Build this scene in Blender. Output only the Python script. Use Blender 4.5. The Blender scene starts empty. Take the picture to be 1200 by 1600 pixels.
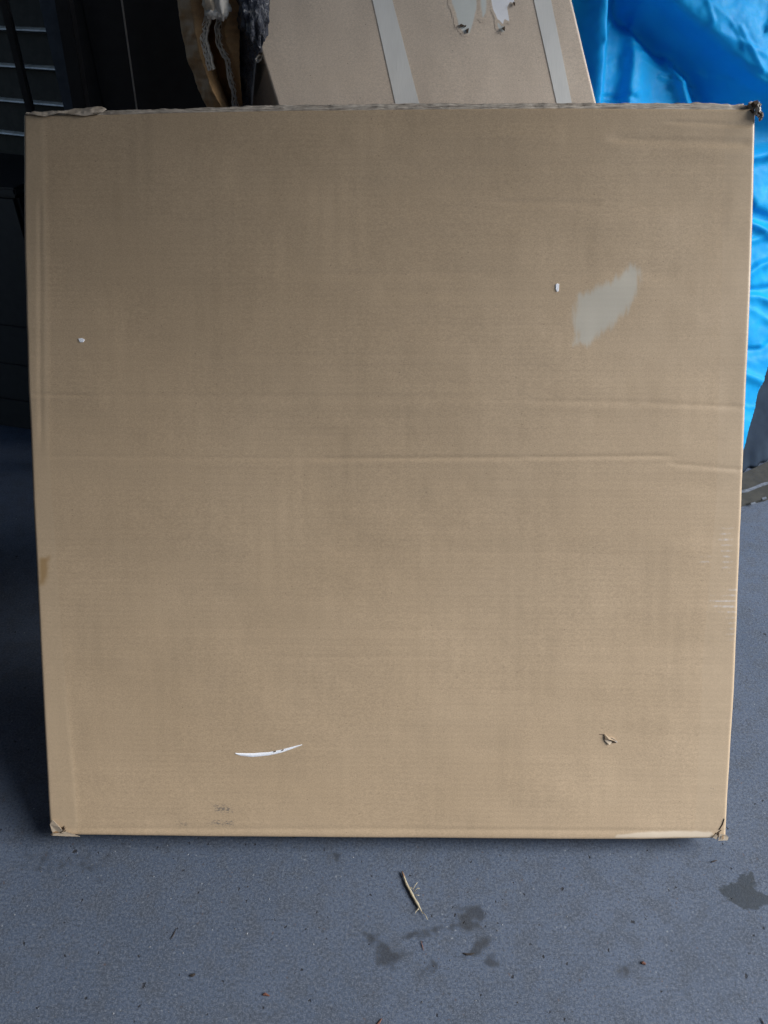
import bpy, math, random
import numpy as np
from mathutils import Matrix, Vector, noise as mn
random.seed(7); rng = np.random.default_rng(11)
R = math.radians
S = bpy.context.scene
COL = S.collection

# ------------------------------------------------------------------ camera
THICK = 0.07                      # depth of the big carton
LEAN = 0.56144                    # how far it leans back
LIFT = THICK*math.sin(LEAN)       # it stands on its rear bottom edge
CAM = np.array([0.01952, -0.68795, 1.17719+LIFT])
YAW, PITCH, ROLL, FPX = -0.023255, R(37), -0.01121, 1209.0
fwd = np.array([math.sin(YAW)*math.cos(PITCH), math.cos(YAW)*math.cos(PITCH), -math.sin(PITCH)])
_r = np.array([math.cos(YAW), -math.sin(YAW), 0.0]); _u = np.cross(_r, fwd)
rgt = math.cos(ROLL)*_r+math.sin(ROLL)*_u; upv = -math.sin(ROLL)*_r+math.cos(ROLL)*_u
cd = bpy.data.cameras.new("camera"); cam = bpy.data.objects.new("camera", cd); COL.objects.link(cam)
M3 = Matrix(((rgt[0], upv[0], -fwd[0], CAM[0]), (rgt[1], upv[1], -fwd[1], CAM[1]), (rgt[2], upv[2], -fwd[2], CAM[2]), (0, 0, 0, 1)))
cam.matrix_world = M3
cd.sensor_fit = 'VERTICAL'; cd.sensor_height = 36; cd.lens = 36*FPX/1600
cd.clip_start = 0.02; cd.clip_end = 500
cd.dof.use_dof = True; cd.dof.focus_distance = 1.1; cd.dof.aperture_fstop = 13
S.camera = cam

# ------------------------------------------------------------------ light
SUN_EL, SUN_AZ = R(36), R(99)    # azimuth clockwise from +Y: light comes from the front right
w = bpy.data.worlds.new("World"); S.world = w; w.use_nodes = True
nt = w.node_tree; bg = nt.nodes['Background']
sky = nt.nodes.new('ShaderNodeTexSky'); sky.sky_type = 'NISHITA'; sky.sun_disc = False
sky.sun_elevation = SUN_EL; sky.sun_rotation = SUN_AZ
sky.air_density = 1.0; sky.dust_density = 1.0; sky.ozone_density = 1.0
nt.links.new(sky.outputs[0], bg.inputs[0]); bg.inputs[1].default_value = 0.08
sd = bpy.data.lights.new("sun", 'SUN'); sun = bpy.data.objects.new("sun", sd); COL.objects.link(sun)
sd.energy = 4.8; sd.angle = R(36); sd.color = (1.0, 0.985, 0.96)
sdir = Vector((math.sin(SUN_AZ)*math.cos(SUN_EL), math.cos(SUN_AZ)*math.cos(SUN_EL), math.sin(SUN_EL)))
sun.rotation_euler = sdir.to_track_quat('Z', 'Y').to_euler()
S.view_settings.view_transform = 'Standard'; S.view_settings.look = 'None'
S.view_settings.exposure = 0.54; S.view_settings.gamma = 1
S.cycles.max_bounces = 8

# ------------------------------------------------------------------ helpers
def ray(px, py):
    d = fwd*FPX+rgt*(px-600)-upv*(py-800)
    return d/np.linalg.norm(d)
def at_y(px, py, y):              # the point on the upright plane y = const
    d = ray(px, py); return CAM+d*((y-CAM[1])/d[1])
def at_z(px, py, z=0.0):          # the point on a level plane
    d = ray(px, py); return CAM+d*((z-CAM[2])/d[2])
def at_plane(px, py, p0, n):
    d = ray(px, py); return CAM+d*(np.dot(p0-CAM, n)/np.dot(d, n))
nL = np.array([0, -math.cos(LEAN), math.sin(LEAN)])
B0 = np.array([0, 0, LIFT])
def uv(px, py):                   # point on the big carton's front, in its own width/height
    p = at_plane(px, py, B0, nL)-B0
    return p[0], p[1]*math.sin(LEAN)+p[2]*math.cos(LEAN)

def tag(o, label=None, cat=None, group=None, kind=None):
    if label: o['label'] = label
    if cat: o['category'] = cat
    if group: o['group'] = group
    if kind: o['kind'] = kind
    return o
def mesh(name, V, F, mat, parent=None, smooth=True, attrs=None):
    me = bpy.data.meshes.new(name); me.from_pydata([tuple(map(float, v)) for v in V], [], F); me.update()
    if smooth: me.polygons.foreach_set('use_smooth', [True]*len(me.polygons))
    if attrs:
        for k, vals in attrs.items():
            a = me.attributes.new(k, 'FLOAT', 'POINT'); a.data.foreach_set('value', np.asarray(vals, dtype=np.float32).ravel())
    me.materials.append(mat)
    o = bpy.data.objects.new(name, me); COL.objects.link(o)
    if parent: o.parent = parent
    return o
def empty(name, loc=(0, 0, 0), rot=(0, 0, 0)):
    o = bpy.data.objects.new(name, None); o.empty_display_size = .05; COL.objects.link(o)
    o.location = loc; o.rotation_euler = rot; return o
def grid_faces(nu, nv, off=0, flip=False):
    F = []
    for j in range(nv-1):
        for i in range(nu-1):
            a = off+j*nu+i; q = (a, a+1, a+nu+1, a+nu)
            F.append(q[::-1] if flip else q)
    return F
def fbm(x, y, z=0.0, o=4):
    return mn.fractal((x, y, z), 1.0, 2.0, o)
def solid_sheet(name, G, off, mat, parent=None, attrs=None, smooth=True):
    """G: (nv,nu,3) front surface; off: vector or (nv,nu,3) that leads to the rear surface."""
    nv, nu, _ = G.shape
    Bk = G+off
    V = np.concatenate([G.reshape(-1, 3), Bk.reshape(-1, 3)])
    n = nu*nv
    F = grid_faces(nu, nv)+grid_faces(nu, nv, n, True)
    b = [i for i in range(nu)]+[j*nu+nu-1 for j in range(1, nv)]+[(nv-1)*nu+i for i in range(nu-2, -1, -1)]+[j*nu for j in range(nv-2, 0, -1)]
    for a, c in zip(b, b[1:]+b[:1]): F.append((c, a, a+n, c+n))
    A = {k: np.concatenate([np.ravel(v), np.ravel(v)]) for k, v in attrs.items()} if attrs else None
    return mesh(name, V, F, mat, parent, smooth, A)
def box_mesh(x0, x1, y0, y1, z0, z1, bev=0.0):
    import bmesh
    bm = bmesh.new(); bmesh.ops.create_cube(bm, size=1)
    for v in bm.verts:
        v.co = ((x0+x1)/2+v.co.x*(x1-x0), (y0+y1)/2+v.co.y*(y1-y0), (z0+z1)/2+v.co.z*(z1-z0))
    if bev: bmesh.ops.bevel(bm, geom=bm.edges[:], offset=bev, segments=2, affect='EDGES')
    return bm
def bm_obj(name, bm, mat, parent=None):
    me = bpy.data.meshes.new(name); bm.to_mesh(me); bm.free(); me.materials.append(mat)
    o = bpy.data.objects.new(name, me); COL.objects.link(o)
    if parent: o.parent = parent
    return o
def tube(path, rad, seg=6):
    V = []; F = []; n = len(path); path = [np.array(p, float) for p in path]
    for i, p in enumerate(path):
        t = path[min(i+1, n-1)]-path[max(i-1, 0)]; t /= np.linalg.norm(t)+1e-12
        a = np.cross(t, (0, 0, 1.0)) if abs(t[2]) < .9 else np.cross(t, (1.0, 0, 0)); a /= np.linalg.norm(a); b = np.cross(t, a)
        r = rad[i] if hasattr(rad, '__len__') else rad
        for k in range(seg):
            th = 2*math.pi*k/seg; V.append(p+r*(math.cos(th)*a+math.sin(th)*b))
    for i in range(n-1):
        for k in range(seg):
            F.append((i*seg+k, i*seg+(k+1) % seg, (i+1)*seg+(k+1) % seg, (i+1)*seg+k))
    F.append(tuple(range(seg))[::-1]); F.append(tuple((n-1)*seg+k for k in range(seg)))
    return V, F

# ------------------------------------------------------------------ materials
class NB:
    def __init__(s, name):
        s.m = bpy.data.materials.new(name); s.m.use_nodes = True; s.t = s.m.node_tree
        s.b = s.t.nodes['Principled BSDF']
    def n(s, typ, **kw):
        nd = s.t.nodes.new('ShaderNode'+typ)
        for k, v in kw.items(): setattr(nd, k, v)
        return nd
    def set(s, sock, v):
        if isinstance(v, bpy.types.NodeSocket): s.t.links.new(v, sock)
        else: sock.default_value = (*v, 1) if (isinstance(v, (tuple, list)) and len(v) == 3 and sock.type == 'RGBA') else v
    def obj(s): return s.n('TexCoord').outputs['Object']
    def pos(s): return s.n('NewGeometry').outputs['Position']
    def map(s, co, scale=(1, 1, 1), loc=(0, 0, 0), rot=(0, 0, 0)):
        m = s.n('Mapping'); s.set(m.inputs[0], co); m.inputs['Scale'].default_value = scale; m.inputs['Location'].default_value = loc; m.inputs['Rotation'].default_value = rot
        return m.outputs[0]
    def noise(s, co, scale, detail=3, rough=.5, dist=0.0, out=0):
        k = s.n('TexNoise'); s.set(k.inputs['Vector'], co); k.inputs['Scale'].default_value = scale; k.inputs['Detail'].default_value = detail
        k.inputs['Roughness'].default_value = rough; k.inputs['Distortion'].default_value = dist
        return k.outputs[out]
    def vor(s, co, scale, out='Distance', feature='F1', rand=1.0):
        k = s.n('TexVoronoi'); k.feature = feature; s.set(k.inputs['Vector'], co); k.inputs['Scale'].default_value = scale; k.inputs['Randomness'].default_value = rand
        return k.outputs[out]
    def math(s, op, a, b=0.0, c=None, clamp=False):
        k = s.n('Math', operation=op); k.use_clamp = clamp; s.set(k.inputs[0], a); s.set(k.inputs[1], b)
        if c is not None: s.set(k.inputs[2], c)
        return k.outputs[0]
    def ramp(s, v, a, b, lo=0.0, hi=1.0):
        k = s.n('MapRange'); s.set(k.inputs[0], v); s.set(k.inputs[1], a); s.set(k.inputs[2], b); s.set(k.inputs[3], lo); s.set(k.inputs[4], hi); k.interpolation_type = 'SMOOTHSTEP'
        return k.outputs[0]
    def mix(s, f, a, b, mode='MIX'):
        k = s.n('Mix', data_type='RGBA', blend_type=mode); s.set(k.inputs[0], f); s.set(k.inputs[6], a); s.set(k.inputs[7], b); return k.outputs[2]
    def attr(s, name): k = s.n('Attribute'); k.attribute_name = name; return k.outputs['Fac']
    def sep(s, co): k = s.n('SeparateXYZ'); s.set(k.inputs[0], co); return k.outputs
    def bump(s, h, dist, strength=1.0, prev=None):
        k = s.n('Bump'); k.inputs['Strength'].default_value = strength; k.inputs['Distance'].default_value = dist; s.set(k.inputs['Height'], h)
        if prev is not None: s.set(k.inputs['Normal'], prev)
        return k.outputs[0]
    def fin(s, color=None, rough=None, normal=None, **kw):
        if color is not None: s.set(s.b.inputs['Base Color'], color)
        if rough is not None: s.set(s.b.inputs['Roughness'], rough)
        if normal is not None: s.set(s.b.inputs['Normal'], normal)
        for k, v in kw.items(): s.set(s.b.inputs[k.replace('_', ' ')], v)
        return s.m

def kraft(name, ca=(.405, .301, .194), cb=(.450, .342, .230), flute=1.0, tape=False, overlay=None, rough=.60):
    """brown corrugated board; overlay=(colour, softness noise scale, roughness) paints where attribute 'm' is high."""
    k = NB(name); co = k.obj()
    big = k.noise(co, 3.2, 4, .55)
    mid = k.noise(co, 22, 4, .6)
    col = k.mix(k.ramp(big, .3, .7, .2, .8), ca, cb)
    col = k.mix(k.ramp(mid, .3, .75, 0, .22), col, tuple(c*.88 for c in ca))
    # board streaks, both ways
    hs = k.noise(k.map(co, (1.6, 1, 95)), 1.0, 3, .6)
    vs = k.noise(k.map(co, (75, 1, 1.3)), 1.0, 3, .6)
    st = k.math('ADD', k.ramp(hs, .25, .75, -.010, .010), k.ramp(vs, .25, .75, -.010, .010))
    # paper fibre
    f1 = k.noise(k.map(co, (420, 420, 700)), 1.0, 3, .65)
    f2 = k.noise(k.map(co, (1500, 1500, 1100)), 1.0, 2, .6)
    f0 = k.noise(k.map(co, (190, 190, 260)), 1.0, 3, .6)
    st = k.math('ADD', st, k.ramp(f0, .35, .65, -.03, .03))
    st = k.math('ADD', st, k.ramp(f1, .33, .67, -.10, .10))
    st = k.math('ADD', st, k.ramp(f2, .3, .7, -.10, .10))
    z = k.sep(co)[2]
    fl = k.math('SINE', k.math('MULTIPLY', z, 2*math.pi/.0088))
    st = k.math('ADD', st, k.math('MULTIPLY', k.math('MULTIPLY', fl, k.ramp(k.noise(co, 7, 2), .35, .65)), .018*flute))
    val = k.math('ADD', st, 1.0)
    hsv = k.n('HueSaturation'); k.set(hsv.inputs['Color'], col); k.set(hsv.inputs['Value'], val); col = hsv.outputs[0]
    # tiny dark and light specks
    sp = k.vor(co, 95); spc = k.vor(co, 95, 'Color')
    mask = k.math('MULTIPLY', k.ramp(sp, .05, .11, 1, 0), k.ramp(k.sep(spc)[0], .80, .84))
    col = k.mix(k.math('MULTIPLY', mask, .55), col, (.10, .065, .04))
    r = k.ramp(mid, .3, .7, rough-.05, rough+.07)
    h = k.math('ADD', k.math('MULTIPLY', fl, .16*flute), k.math('MULTIPLY', f1, .9))
    for an, oc, osc, orr, lo_, hi_, amp_ in (overlay or ()):
        nn = k.noise(k.map(co, osc, rot=(0, R(40), 0)), 1.0, 5, .65)
        m = k.attr(an)
        mm = k.ramp(k.math('ADD', m, k.math('MULTIPLY', k.math('SUBTRACT', nn, .5), amp_)), lo_, hi_)
        mm = k.math('MULTIPLY', mm, k.ramp(m, 0.02, .2))
        if an == 'm_glint': mm = k.math('MULTIPLY', mm, k.ramp(fl, .1, .8))
        if an == 'm_tape': r = k.mix(mm, r, (orr,)*3); r = k.math('MULTIPLY', r, 1.0); col = k.mix(k.math('MULTIPLY', mm, .35), col, oc); continue
        oc2 = k.mix(k.ramp(f1, .2, .8, 0, .25), oc, tuple(c*.75 for c in oc))
        col = k.mix(mm, col, oc2)
        if orr is not None: r = k.mix(mm, r, (orr,)*3)
    if True:
        pass
    nrm = k.bump(h, .00022 if not tape else .00045, .6)
    if tape:
        return k.fin(col, k.ramp(mid, .3, .7, .22, .38), nrm, Specular_IOR_Level=.5)
    return k.fin(col, r, nrm, Specular_IOR_Level=.5)

M = {}
M['kraft'] = kraft('kraft_board')
M['kraft_tape'] = kraft('taped_board', (.42, .30, .185), (.47, .34, .22), 1.6, True)
OV_LABEL = ('m_label', (.475, .44, .37), (130, 70, 22), .6, .25, .75, 1.2)
OV_PALE = ('m_pale', (.58, .49, .38), (60, 60, 90), .55, .3, .8, 1.0)
OV_STAIN_SHADE = ('m_stain_shade', (.33, .22, .11), (60, 60, 60), .45, .3, .9, .9)  # brown glue stain, and the shade painted into the creases
OV_SCUFF = ('m_scuff', (.16, .14, .12), (260, 260, 520), .7, .62, .95, 1.9)
OV_GLINT = ('m_glint', (.58, .56, .55), (140, 90, 140), .35, .25, .85, 1.0)  # sky glints on the glossy flutes, painted as pale dashes
OV_TAPE = ('m_tape', (.46, .36, .25), (30, 30, 20), .42, .3, .7, .3)
M['kraft_front'] = kraft('kraft_front', overlay=(OV_TAPE, OV_LABEL, OV_PALE, OV_STAIN_SHADE, OV_SCUFF, OV_GLINT))
M['kraft_pale'] = kraft('torn_ply', (.52, .42, .31), (.60, .50, .38))
M['kraft_stain'] = kraft('stained_board', (.27, .16, .08), (.32, .2, .1))
M['kraft_far'] = kraft('grey_kraft_board', (.57, .475, .385), (.63, .535, .44), .6)
FARL = ('m', (.62, .65, .63), (60, 60, 30), .5, .36, .64, .7)
FARW = ('m', (.88, .9, .95), (80, 80, 30), .6, .4, .6, .7)
M['kraft_far_label'] = kraft('grey_residue_board', (.57, .475, .385), (.63, .535, .44), .6, overlay=(FARL,))
M['kraft_far_white'] = kraft('white_torn_board', (.57, .475, .385), (.63, .535, .44), .6, overlay=(FARW,))
M['kraft_old'] = kraft('worn_brown_board', (.36, .215, .10), (.44, .27, .13), 1.0)
k = NB('frayed_board_edge'); co = k.obj()
fr = k.noise(k.map(co, (25, 300, 420)), 1, 4, .7)
M['edge'] = k.fin(k.mix(k.ramp(fr, .3, .7), (.20, .17, .14), (.58, .52, .45)), .8, k.bump(fr, .002, .8))
k = NB('raw_paper_edge'); co = k.obj(); fr = k.noise(co, 300, 3)
M['liner'] = k.fin(k.mix(fr, (.60, .56, .50), (.80, .76, .70)), .8, k.bump(fr, .0008, .6))
k = NB('white_torn_paper'); co = k.obj(); fr = k.noise(co, 420, 4, .65)
M['white'] = k.fin(k.mix(k.ramp(fr, .3, .7), (.80, .85, .95), (.92, .94, .98)), .6, k.bump(fr, .0006, .7))
k = NB('clear_parcel_tape'); co = k.obj(); fr = k.noise(k.map(co, (60, 60, 14)), 1, 3)
M['clear'] = k.fin(k.mix(k.ramp(fr, .3, .7), (.40, .34, .27), (.50, .44, .37)), .3, k.bump(fr, .002, .6))
k = NB('frosted_tape'); co = k.obj(); fr = k.noise(k.map(co, (500, 500, 60)), 1, 3)
M['tape_far'] = k.fin(k.mix(fr, (.66, .66, .64), (.73, .73, .71)), .38, k.bump(fr, .0004, .4))
k = NB('slit_shadow_board'); M['slit'] = k.fin((.07, .045, .028), .9)

def concrete(name, dark=None, brown=False):
    k = NB(name); co = k.pos()
    big = k.noise(co, 3.6, 5, .65); mid = k.noise(co, 26, 5, .65); fine = k.noise(co, 240, 4, .7); vf = k.noise(co, 700, 2, .6)
    col = k.mix(k.ramp(big, .3, .7), (.049, .070, .112), (.066, .092, .145))
    col = k.mix(k.ramp(mid, .45, .62, 0, .6), col, (.050, .062, .085))
    col = k.mix(k.ramp(fine, .49, .63, 0, .8), col, (.105, .125, .162))
    col = k.mix(k.ramp(fine, .48, .36, 0, .85), col, (.036, .044, .060))
    col = k.mix(k.ramp(vf, .54, .68, 0, .6), col, (.165, .19, .23))
    col = k.mix(k.ramp(vf, .46, .32, 0, .6), col, (.045, .05, .06))
    # trowel scratches
    sc = k.noise(k.map(co, (18, 240, 1), rot=(0, 0, R(35))), 1, 3, .6)
    col = k.mix(k.ramp(sc, .56, .74, 0, .3), col, (.07, .078, .09))
    # reddish and pale grains
    wob = k.n('VectorMath', operation='ADD'); k.set(wob.inputs[0], co)
    sv = k.n('VectorMath', operation='SCALE'); k.set(sv.inputs[0], k.noise(co, 190, 3, .6, out=1)); sv.inputs[3].default_value = .010; k.set(wob.inputs[1], sv.outputs[0])
    wc = wob.outputs[0]
    g1 = k.vor(wc, 150); cc = k.sep(k.vor(wc, 150, 'Color'))
    col = k.mix(k.math('MULTIPLY', k.ramp(g1, .08, .3, .7, 0), k.ramp(cc[0], .965, .98)), col, (.24, .27, .31))
    col = k.mix(k.math('MULTIPLY', k.ramp(g1, .10, .3, .7, 0), k.ramp(cc[1], .93, .95)), col, (.08, .062, .06))
    # pits of two sizes
    p1 = k.vor(wc, 62); p1c = k.sep(k.vor(wc, 62, 'Color'))
    pit = k.math('MULTIPLY', k.ramp(p1, .05, .16, 1, 0), k.ramp(p1c[0], .70, .74))
    p2 = k.vor(wc, 20); p2c = k.sep(k.vor(wc, 20, 'Color'))
    pit2 = k.math('MULTIPLY', k.ramp(p2, .05, .085, 1, 0), k.ramp(p2c[1], .76, .80))
    p3 = k.vor(wc, 125); p3c = k.sep(k.vor(wc, 125, 'Color'))
    pit3 = k.math('MULTIPLY', k.ramp(p3, .08, .24, .8, 0), k.ramp(p3c[2], .86, .9))
    pits = k.math('MAXIMUM', pit, k.math('MAXIMUM', pit2, pit3))
    col = k.mix(k.math('MULTIPLY', pits, .9), col, (.018, .018, .022))
    rough = k.ramp(mid, .3, .7, .62, .82)
    if dark:
        for an, dc, ds, amp, top, lo_, hi_ in dark:
            m = k.attr(an); nn = k.noise(co, ds, 5, .68)
            mm = k.ramp(k.math('ADD', m, k.math('MULTIPLY', k.math('SUBTRACT', nn, .5), amp)), lo_, hi_, 0, top)
            mm = k.math('MULTIPLY', mm, k.ramp(m, .02, .2))
            col = k.mix(mm, col, k.mix(.78, col, dc))
            rough = k.math('SUBTRACT', rough, k.math('MULTIPLY', mm, .12))
    h = k.math('SUBTRACT', k.math('ADD', k.math('MULTIPLY', fine, .5), k.math('MULTIPLY', vf, .35)), k.math('MULTIPLY', pits, 1.6))
    return k.fin(col, rough, k.bump(h, .0012, .75), Specular_IOR_Level=.35)
M['concrete'] = concrete('bare_concrete', (('m_damp', (.016, .022, .028), 95, 1.3, 1.0, .38, .6), ('m_smudge', (.018, .020, .023), 60, 1.9, .85, .38, .78)))
k = NB('garage_plaster'); co = k.pos(); a = k.noise(co, 6, 5, .6)
M['plaster'] = k.fin(k.mix(a, (.035, .037, .042), (.06, .062, .068)), .9, k.bump(k.noise(co, 60, 4), .004, .5))
def plain(name, a, b, rough, metal=0.0, scale=40, bump=.001, **kw):
    k = NB(name); co = k.obj(); n_ = k.noise(co, scale, 4, .6)
    return k.fin(k.mix(k.ramp(n_, .3, .7), a, b), rough, k.bump(n_, bump, .5), Metallic=metal, **kw)
M['slat'] = plain('grey_slat_metal', (.014, .0135, .012), (.026, .025, .022), .6, 0, Specular_IOR_Level=.15)
M['slat_edge'] = plain('lit_slat_edge', (.5, .49, .46), (.8, .78, .74), .4, .3)  # pale colour stands in for light caught on the slat ledges
M['blackmetal'] = plain('black_metal', (.006, .006, .008), (.012, .012, .014), .5)
M['navy'] = plain('dark_blue_panel', (.05, .065, .09), (.075, .095, .125), .55)
M['wire'] = plain('pale_wire', (.25, .23, .21), (.35, .33, .30), .4)
M['straw'] = plain('dry_straw', (.27, .235, .16), (.44, .39, .28), .7, 0, 300)
M['strawtip'] = plain('brown_straw_tip', (.10, .06, .04), (.2, .13, .08), .8, 0, 300)
M['darkbit'] = plain('dark_debris', (.012, .011, .010), (.04, .03, .026), .8, 0, 400)
M['redbit'] = plain('reddish_debris', (.09, .035, .025), (.16, .07, .045), .8, 0, 400)
M['darkcloth'] = plain('dark_blue_grey_sheet', (.012, .020, .034), (.020, .032, .050), .9, 0, 12, .002, Specular_IOR_Level=.1)
M['wood'] = plain('dirty_grey_board', (.018, .020, .019), (.036, .037, .033), .8, 0, 30, .003)
M['chalk'] = plain('chalky_paint', (.06, .075, .10), (.14, .165, .21), .8, 0, 90)
# blue polythene sheet
k = NB('blue_tarpaulin'); co = k.obj(); a = k.noise(co, 9, 5, .6); b = k.noise(co, 70, 4, .6); c = k.noise(k.map(co, (1, 1, .35), rot=(0, R(30), 0)), 16, 3, .5, .5)
wv = k.n('VectorMath', operation='ADD'); k.set(wv.inputs[0], co); sv = k.n('VectorMath', operation='SCALE'); k.set(sv.inputs[0], k.noise(co, 5, 3, .5, out=1)); sv.inputs[3].default_value = .12; k.set(wv.inputs[1], sv.outputs[0])
cr = k.vor(k.map(wv.outputs[0], (1, 1, .6), rot=(0, R(-35), 0)), 11); cr2 = k.vor(wv.outputs[0], 34)
h = k.math('ADD', k.math('MULTIPLY', c, .8), k.math('ADD', k.math('MULTIPLY', b, .25), k.math('ADD', k.math('MULTIPLY', cr, 1.6), k.math('MULTIPLY', cr2, .35))))
M['tarp'] = k.fin(k.mix(k.ramp(a, .3, .7), (.010, .44, .86), (.014, .54, .95)), k.ramp(b, .3, .7, .42, .56), k.bump(h, .004, .4), Specular_IOR_Level=.14)
tr = k.n('BsdfTranslucent'); tr.inputs[0].default_value = (.01, .5, .98, 1)
mx = k.n('MixShader'); mx.inputs[0].default_value = .5
out = [n_ for n_ in k.t.nodes if n_.type == 'OUTPUT_MATERIAL'][0]
k.t.links.new(k.b.outputs[0], mx.inputs[1]); k.t.links.new(tr.outputs[0], mx.inputs[2]); k.t.links.new(mx.outputs[0], out.inputs[0])
# black stretch film
k = NB('black_stretch_film'); co = k.obj(); a = k.noise(k.map(co, (1, 1, .6)), 90, 4, .6, 1.2); b = k.noise(co, 17, 3)
M['film'] = k.fin(k.mix(b, (.03, .036, .055), (.085, .095, .125)), .2, k.bump(a, .012, .9), Specular_IOR_Level=.7)

# ------------------------------------------------------------------ ground, back wall and unseen slabs that shape the shade
nx = 12
SHADE_CEIL = dict(x0=-2.6, x1=2.25, y0=-0.8, y1=3.2, z=2.35)
c = SHADE_CEIL
tag(bm_obj('shade_ceiling', box_mesh(c['x0'], c['x1'], c['y0'], c['y1'], c['z'], c['z']+.2), M['plaster']), kind='structure')  # unseen slab, front and right edges set to shade the box top
tag(bm_obj('wall_back', box_mesh(c['x0'], c['x1'], c['y1'], c['y1']+.2, -.05, c['z']+.2), M['plaster']), kind='structure')
tag(bm_obj('shade_wall_front', box_mesh(-1.018, .7, -1.80, -1.62, -.05, c['z']+.2), M['plaster']), kind='structure')  # unseen wall added behind the camera to keep front sky off the left floor
tag(bm_obj('shade_wall_left', box_mesh(-1.25, -1.02, -1.8, .78, -.05, c['z']-.002), M['plaster']), kind='structure')  # unseen wall, set close in to darken the floor left of the box

# masks: a patch mesh cut to an outline, attribute m = how deep inside (0..1)
def sdist(P, poly):
    P = np.asarray(P, float); poly = np.asarray(poly, float); n = len(poly)
    d = np.full(len(P), 1e9); ins = np.zeros(len(P), bool)
    for i in range(n):
        a = poly[i]; b = poly[(i+1) % n]; ab = b-a; t = np.clip(((P-a)@ab)/(ab@ab+1e-15), 0, 1)
        d = np.minimum(d, np.linalg.norm(P-(a+t[:, None]*ab), axis=1))
        cnd = (a[1] > P[:, 1]) != (b[1] > P[:, 1])
        xi = (b[0]-a[0])*(P[:, 1]-a[1])/((b[1]-a[1]) if b[1] != a[1] else 1e-12)+a[0]
        ins ^= cnd & (P[:, 0] < xi)
    return np.where(ins, d, -d)
def patch(name, poly, to3, step, soft, mat, parent, label=None, fade=None):
    """poly in 2-D metres; to3(array of 2-D) -> 3-D; cells touching the outline are kept."""
    poly = np.asarray(poly, float); lo = poly.min(0)-soft; hi = poly.max(0)+soft
    nu = int((hi[0]-lo[0])/step)+2; nv = int((hi[1]-lo[1])/step)+2
    X, Y = np.meshgrid(np.linspace(lo[0], hi[0], nu), np.linspace(lo[1], hi[1], nv)); P = np.stack([X.ravel(), Y.ravel()], 1)
    m = np.clip(.5+.5*sdist(P, poly)/soft, 0, 1)
    if fade is not None: m = m*np.clip(fade(P), 0, 1)
    keep = m > .01; F = []
    for q in grid_faces(nu, nv):
        if any(keep[i] for i in q): F.append(q)
    used = sorted({i for q in F for i in q}); mp = {a: b for b, a in enumerate(used)}
    V = to3(P[used])
    o = mesh(name, V, [tuple(mp[i] for i in q) for q in F], mat, parent, True, {'m': m[used]})
    if label: o['label'] = label
    return o
def floor_poly(pts): return [tuple(at_z(px, py)[:2]) for px, py in pts]
def on_floor(h): return lambda P: np.column_stack([P, np.full(len(P), h)])
gxs = np.r_[[-60, -20, -5, -2, -1.2], np.arange(-.8, 1.15, .005), [1.3, 2, 5, 20, 60]]
gys = np.r_[[-60, -20, -5, -1, -.5], np.arange(-.32, .42, .004), [.6, 1, 2, 5, 20, 60]]
GX, GY = np.meshgrid(gxs, gys); GP = np.stack([GX.ravel(), GY.ravel()], 1)
GZ = np.zeros(len(GP))
def soft(P, polys, w_):
    m = np.zeros(len(P))
    for pl in polys:
        pl = np.asarray(pl); lo = pl.min(0)-w_*2; hi = pl.max(0)+w_*2
        k_ = np.where(((P > lo) & (P < hi)).all(1))[0]
        if len(k_): m[k_] = np.maximum(m[k_], np.clip(.5+.5*sdist(P[k_], pl)/w_, 0, 1))
    return m
damp = soft(GP, [floor_poly([(1123, 1390), (1135, 1382), (1152, 1378), (1156, 1368), (1175, 1363), (1182, 1380), (1178, 1388), (1196, 1398), (1215, 1404), (1190, 1419), (1160, 1421), (1143, 1410)])], .008)
smud = soft(GP, [floor_poly(q) for q in ([(560, 1455), (590, 1465), (612, 1478), (640, 1490), (610, 1515), (590, 1505), (585, 1480)],
            [(633, 1462), (650, 1452), (690, 1448), (712, 1440), (722, 1430), (750, 1440), (760, 1455), (730, 1452), (700, 1452), (670, 1460), (640, 1468)],
            [(735, 1480), (745, 1470), (760, 1455), (770, 1470), (745, 1500), (720, 1495)], [(715, 1415), (755, 1410), (760, 1440), (720, 1440)],
            [(655, 1510), (685, 1505), (680, 1520), (655, 1525)], [(755, 1495), (785, 1495), (785, 1512), (760, 1508)],
            [(510, 1327), (522, 1328), (533, 1335), (528, 1343), (515, 1340)], [(960, 1510), (985, 1510), (985, 1525), (965, 1525)])], .014)
smud = np.maximum(smud, .62*soft(GP, [floor_poly(q) for q in ([(20, 1320), (180, 1330), (160, 1370), (30, 1360)], [(1060, 820), (1200, 820), (1200, 900), (1060, 900)])], .03))
gv = [(x, y, z) for (x, y), z in zip(GP, GZ)]
ground = mesh('ground', gv, grid_faces(len(gxs), len(gys)), M['concrete'], None, True, {'m_damp': damp, 'm_smudge': smud})
tag(ground, kind='structure')
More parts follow.
